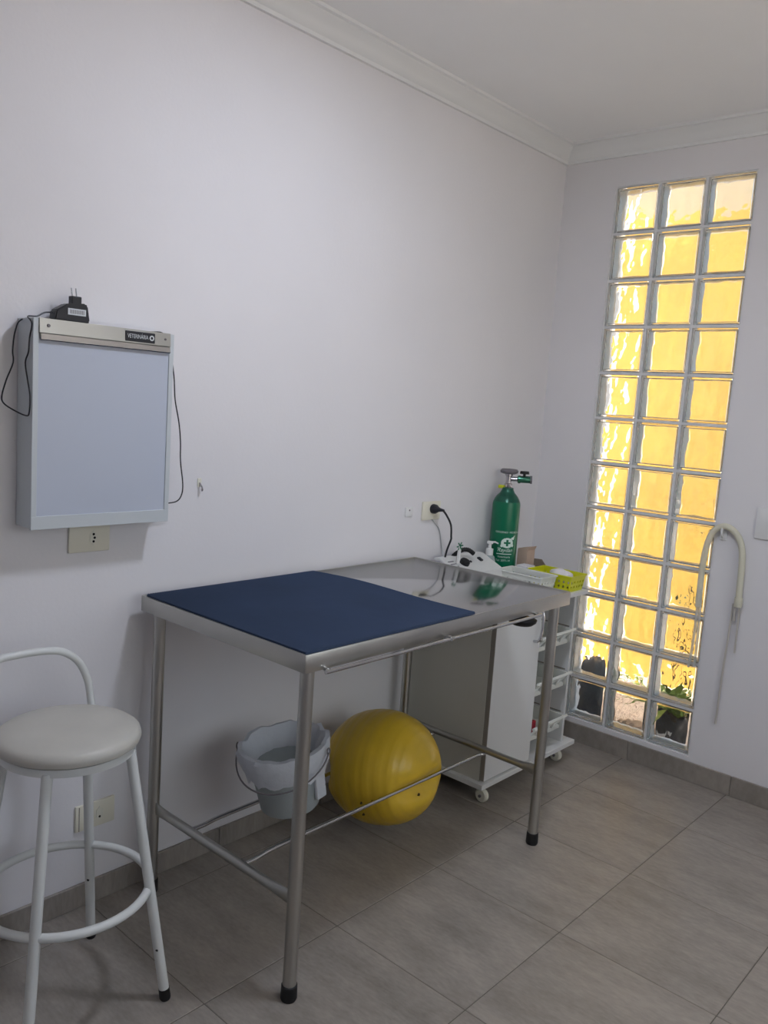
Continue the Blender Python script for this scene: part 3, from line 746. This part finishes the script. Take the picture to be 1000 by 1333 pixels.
for a in (e0, e1):
    c_ = Vector((.158 * math.cos(a), .158 * math.sin(a), .200))
    T('handle_eye', 'valve_grey', hd, [c_ + Vector((-math.sin(a) * .010 * math.cos(2 * PI * k / 14), math.cos(a) * .010 * math.cos(2 * PI * k / 14), .010 * math.sin(2 * PI * k / 14))) for k in range(14)], .0024, 6, True)
B('bag_tail', 'bag', bk, .104, .118, .020, .060, .040, .125, bev=.003)

# ------------------------------------------------------------------ yellow exercise ball squeezed between the foot rails
bx, by, bz = .302, -1.350, .258
bm = bmesh.new(); n = 56; rings = []; M_ = 72
for i in range(M_ + 1):
    t = PI * i / M_; c, s = math.cos(t), math.sin(t)
    X = -c * .200; r = .200 * (abs(s) ** .80) * (1 - .07 * (1 - X / .2) / 2)
    r += -.0022 * (1 if i % 5 == 0 else 0) * (s > .3)
    rings.append([])
    for k in range(n):
        a = 2 * PI * k / n
        P = Vector((X, r * math.cos(a), r * math.sin(a)))
        P += P.normalized() * (.006 * noise.noise(P * 7 + Vector((4, 2, 1))) + .004 * noise.noise(P * 3))
        rings[-1].append(P)
tilt = Matrix.Rotation(math.radians(9), 3, 'Z') @ Matrix.Rotation(math.radians(-8), 3, 'Y')
def squeeze(P):
    P = tilt @ P; W = P + Vector((bx, by, bz))
    for fx, sg in ((.466, 1), (.228, -1)):
        lim = fx - sg * .0075; g = math.exp(-((W.z - .250) / (.034 if sg > 0 else .045)) ** 2)
        d = (W.x - lim) * sg
        if d > 0: W.x -= sg * d * g
    return W - Vector((bx, by, bz))
R2 = [[bm.verts.new(squeeze(p)) for p in ring] for ring in rings[1:-1]]
for A, B2 in zip(R2, R2[1:]):
    for k in range(n): bm.faces.new((A[k], A[(k + 1) % n], B2[(k + 1) % n], B2[k]))
bm.faces.new(R2[0][::-1]); bm.faces.new(R2[-1])
eb = thing('exercise_ball', 'scuffed yellow rubber exercise ball resting on the table foot rails', 'ball', (bx, by, bz))
obj('ball_skin', bm, 'ball_yellow', eb, smooth=True)
for (u, v) in ((470, 1046), (476, 1050), (485, 1043), (473, 1061), (546, 1035)):
    d = ray(u, v).normalized(); oc2 = CAM - Vector((bx, by, bz)); bq = oc2.dot(d); disc2 = bq * bq - (oc2.length_squared - .197 ** 2)
    if disc2 <= 0: continue
    p = CAM + d * (-bq - math.sqrt(disc2)) - Vector((bx, by, bz))
    bm = bmesh.new(); bmesh.ops.create_icosphere(bm, subdivisions=1, radius=.006)
    for vv in bm.verts: vv.co = vv.co * random.uniform(.6, 1.1) + p * .985
    obj('scuff', bm, 'ball_mark', eb)

# ------------------------------------------------------------------ hose on the back wall
hn = thing('rubber_hose', 'pale rubber hose and thin tubes hanging from a wall hook', 'hose', (.895, 0, 1.09))
HB = Vector((.895, 0, 1.09))
hq = lambda u, v, y=-.022: aty(u, v, y) - HB
B('hook_base', 'plastic_white', hn, -.014, .014, -.006, 0, -.045, -.005, bev=.002)
T('hook_peg', 'plastic_white', hn, catmull([(0, -.004, -.03), (0, -.020, -.028), (0, -.030, -.016), (0, -.030, .006)], 5), .005, 8)
arch = catmull([hq(961.5, 785), hq(963, 765), hq(966, 735), hq(966, 715), hq(962, 700), hq(953, 689), hq(943, 685), hq(932, 689), hq(925, 698), hq(919, 715), hq(915, 735), hq(911.5, 765), hq(909, 790)], 6)
T('thick_hose', 'hose', hn, arch, .0125, 12)
T('thin_tube', 'clear_tube', hn, catmull([hq(911, 765), hq(908, 790), hq(904, 825), hq(899, 855), hq(896, 868)], 6), .0055, 8)
T('thin_tube', 'clear_tube', hn, catmull([hq(912, 765), hq(911.5, 790), hq(908.5, 825), hq(905, 858), hq(903, 868)], 6), .0055, 8)
cn = T('connector', 'hose', hn, [hq(962, 778), hq(960.5, 790)], .0155, 12)
T('thin_tube', 'thin_tube', hn, catmull([hq(955, 786, -.018), hq(953, 798, -.014), hq(948, 830, -.012), hq(940, 880, -.010), hq(933, 930, -.010), hq(931, 942, -.010)], 6), .0042, 8)
T('thin_tube', 'thin_tube', hn, catmull([hq(964, 786, -.018), hq(962, 800, -.014), hq(959, 825, -.012), hq(956, 850, -.010)], 6), .0038, 8)
T('thin_tube', 'thin_tube', hn, catmull([hq(956, 786, -.022), hq(955.5, 800, -.018), hq(955, 808, -.016)], 4), .0055, 8)

# ------------------------------------------------------------------ ceiling lamp (out of frame, lights the room)
cl_ = thing('ceiling_lamp', 'round white dome lamp on the ceiling, above the table side of the room', 'lamp', (1.11, -1.805, H))
L('lamp_base', 'lamp_base', cl_, [(.135, 0), (.140, -.004), (.140, -.022), (.118, -.026), (.004, -.026)], 36)
L('diffuser', 'bulb', cl_, [(.118, -.022), (.116, -.030), (.100, -.034), (.060, -.036), (.003, -.037)], 36)

# ------------------------------------------------------------------ yard plants and pots
def leafy(par, m, n, spread, hgt, ln, wd, base=(0, 0, 0), seed=1, bend=.5):
    rnd = random.Random(seed)
    for i in range(n):
        a = rnd.uniform(0, 2 * PI); el = rnd.uniform(.35, 1.3); l = ln * rnd.uniform(.6, 1.15); w_ = wd * rnd.uniform(.7, 1.2)
        st_ = Vector(base) + Vector((rnd.uniform(-1, 1) * spread, rnd.uniform(-1, 1) * spread, rnd.uniform(0, hgt)))
        d = Vector((math.cos(a) * math.cos(el), math.sin(a) * math.cos(el), math.sin(el))); sd_ = d.cross(Vector((0, 0, 1))).normalized()
        bm = bmesh.new(); prev = None
        for k in range(5):
            t = k / 4; c_ = st_ + d * l * t - Vector((0, 0, bend * l * t * t)); ww = w_ * math.sin(PI * (.12 + .86 * t))
            cur = (bm.verts.new(c_ - sd_ * ww), bm.verts.new(c_ + Vector((0, 0, -.15 * ww))), bm.verts.new(c_ + sd_ * ww))
            if prev:
                bm.faces.new((prev[0], prev[1], cur[1], cur[0])); bm.faces.new((prev[1], prev[2], cur[2], cur[1]))
            prev = cur
        obj('leaf', bm, m, par, smooth=True, recalc=False)
pp = thing('potted_plant', 'leafy green plant in a black pot outside the lowest right block', 'plant', (.655, .30, 0))
L('pot', 'pot_black', pp, [(.062, 0), (.070, .004), (.090, .150), (.096, .152), (.096, .168), (.088, .168), (.084, .150), (.004, .148)], 28)
L('soil', 'soil', pp, [(.084, .146), (.05, .156), (.004, .158)], 20)
bm = bmesh.new(); blob(bm, [(-.034, .086), (-.02, .098), (.0, .092), (.03, .105), (.026, .085), (.012, .066), (-.012, .062), (-.03, .07)])
for v in bm.verts: v.co = Vector((v.co.x, -.080, v.co.y))
pl_ = obj('pot_sticker', bm, 'label_white', pp)
leafy(pp, 'leaf', 36, .035, .03, .29, .016, (0, 0, .15), 3, .35)
p2 = thing('rock_planter', 'dark slate planter bag outside the lowest left block', 'planter', (.265, .27, 0))
bm = bmesh.new(); n = 24; rings = []
for i, (r, h) in enumerate([(.075, 0), (.092, .02), (.10, .10), (.095, .19), (.088, .25), (.070, .30), (.045, .325), (.004, .33)]):
    rings.append([bm.verts.new((r * (1 + .16 * noise.noise(Vector((math.cos(2 * PI * k / n) * 1.6, math.sin(2 * PI * k / n) * 1.6, h * 8)))) * math.cos(2 * PI * k / n), r * (1 + .16 * noise.noise(Vector((math.cos(2 * PI * k / n) * 1.6, math.sin(2 * PI * k / n) * 1.6, h * 8 + 5)))) * math.sin(2 * PI * k / n), h)) for k in range(n)])
for A, B2 in zip(rings, rings[1:]):
    for k in range(n): bm.faces.new((A[k], A[(k + 1) % n], B2[(k + 1) % n], B2[k]))
bm.faces.new(rings[0][::-1])
obj('planter_body', bm, 'pot_slate', p2, smooth=True)
sh = thing('tall_shrub', 'thin shrub with sparse dark leaves outside the right blocks', 'shrub', (.60, .62, 0))
for (dx, dy, hh, sd2) in ((0, 0, 1.15, 1), (.05, .06, .95, 2), (-.09, .03, .70, 3)):
    T('stem', 'stem', sh, catmull([(dx, dy, 0), (dx + .02, dy, hh * .4), (dx + .05, dy + .02, hh * .75), (dx + .05, dy, hh)], 5), [.006] * 16, 6)
    leafy(sh, 'leaf_dark', 9, .06, hh - .30, .10, .013, (dx + .02, dy, .30), 10 + sd2, .9)
rk = bmesh.new(); bmesh.ops.create_icosphere(rk, subdivisions=2, radius=1)
for v in rk.verts:
    d = 1 + .35 * noise.noise(v.co * 1.4 + Vector((7, 3, 2))); v.co = Vector((v.co.x * .10 * d, v.co.y * .06 * d, v.co.z * .035 * d))
r_ = obj('rock', rk, 'stone', None, (.47, .33, .025)); r_.rotation_euler = (0, .2, .5); tag(r_, 'pale flat rock on the gravel outside the glass blocks', 'rock')
g2 = thing('low_plant', 'small low plant growing on the gravel against the yellow wall', 'plant', (.16, .95, 0))
leafy(g2, 'leaf', 22, .10, .02, .20, .014, (0, 0, 0), 21, .6)
leafy(g2, 'leaf', 14, .08, .02, .16, .012, (.28, .02, 0), 22, .6)
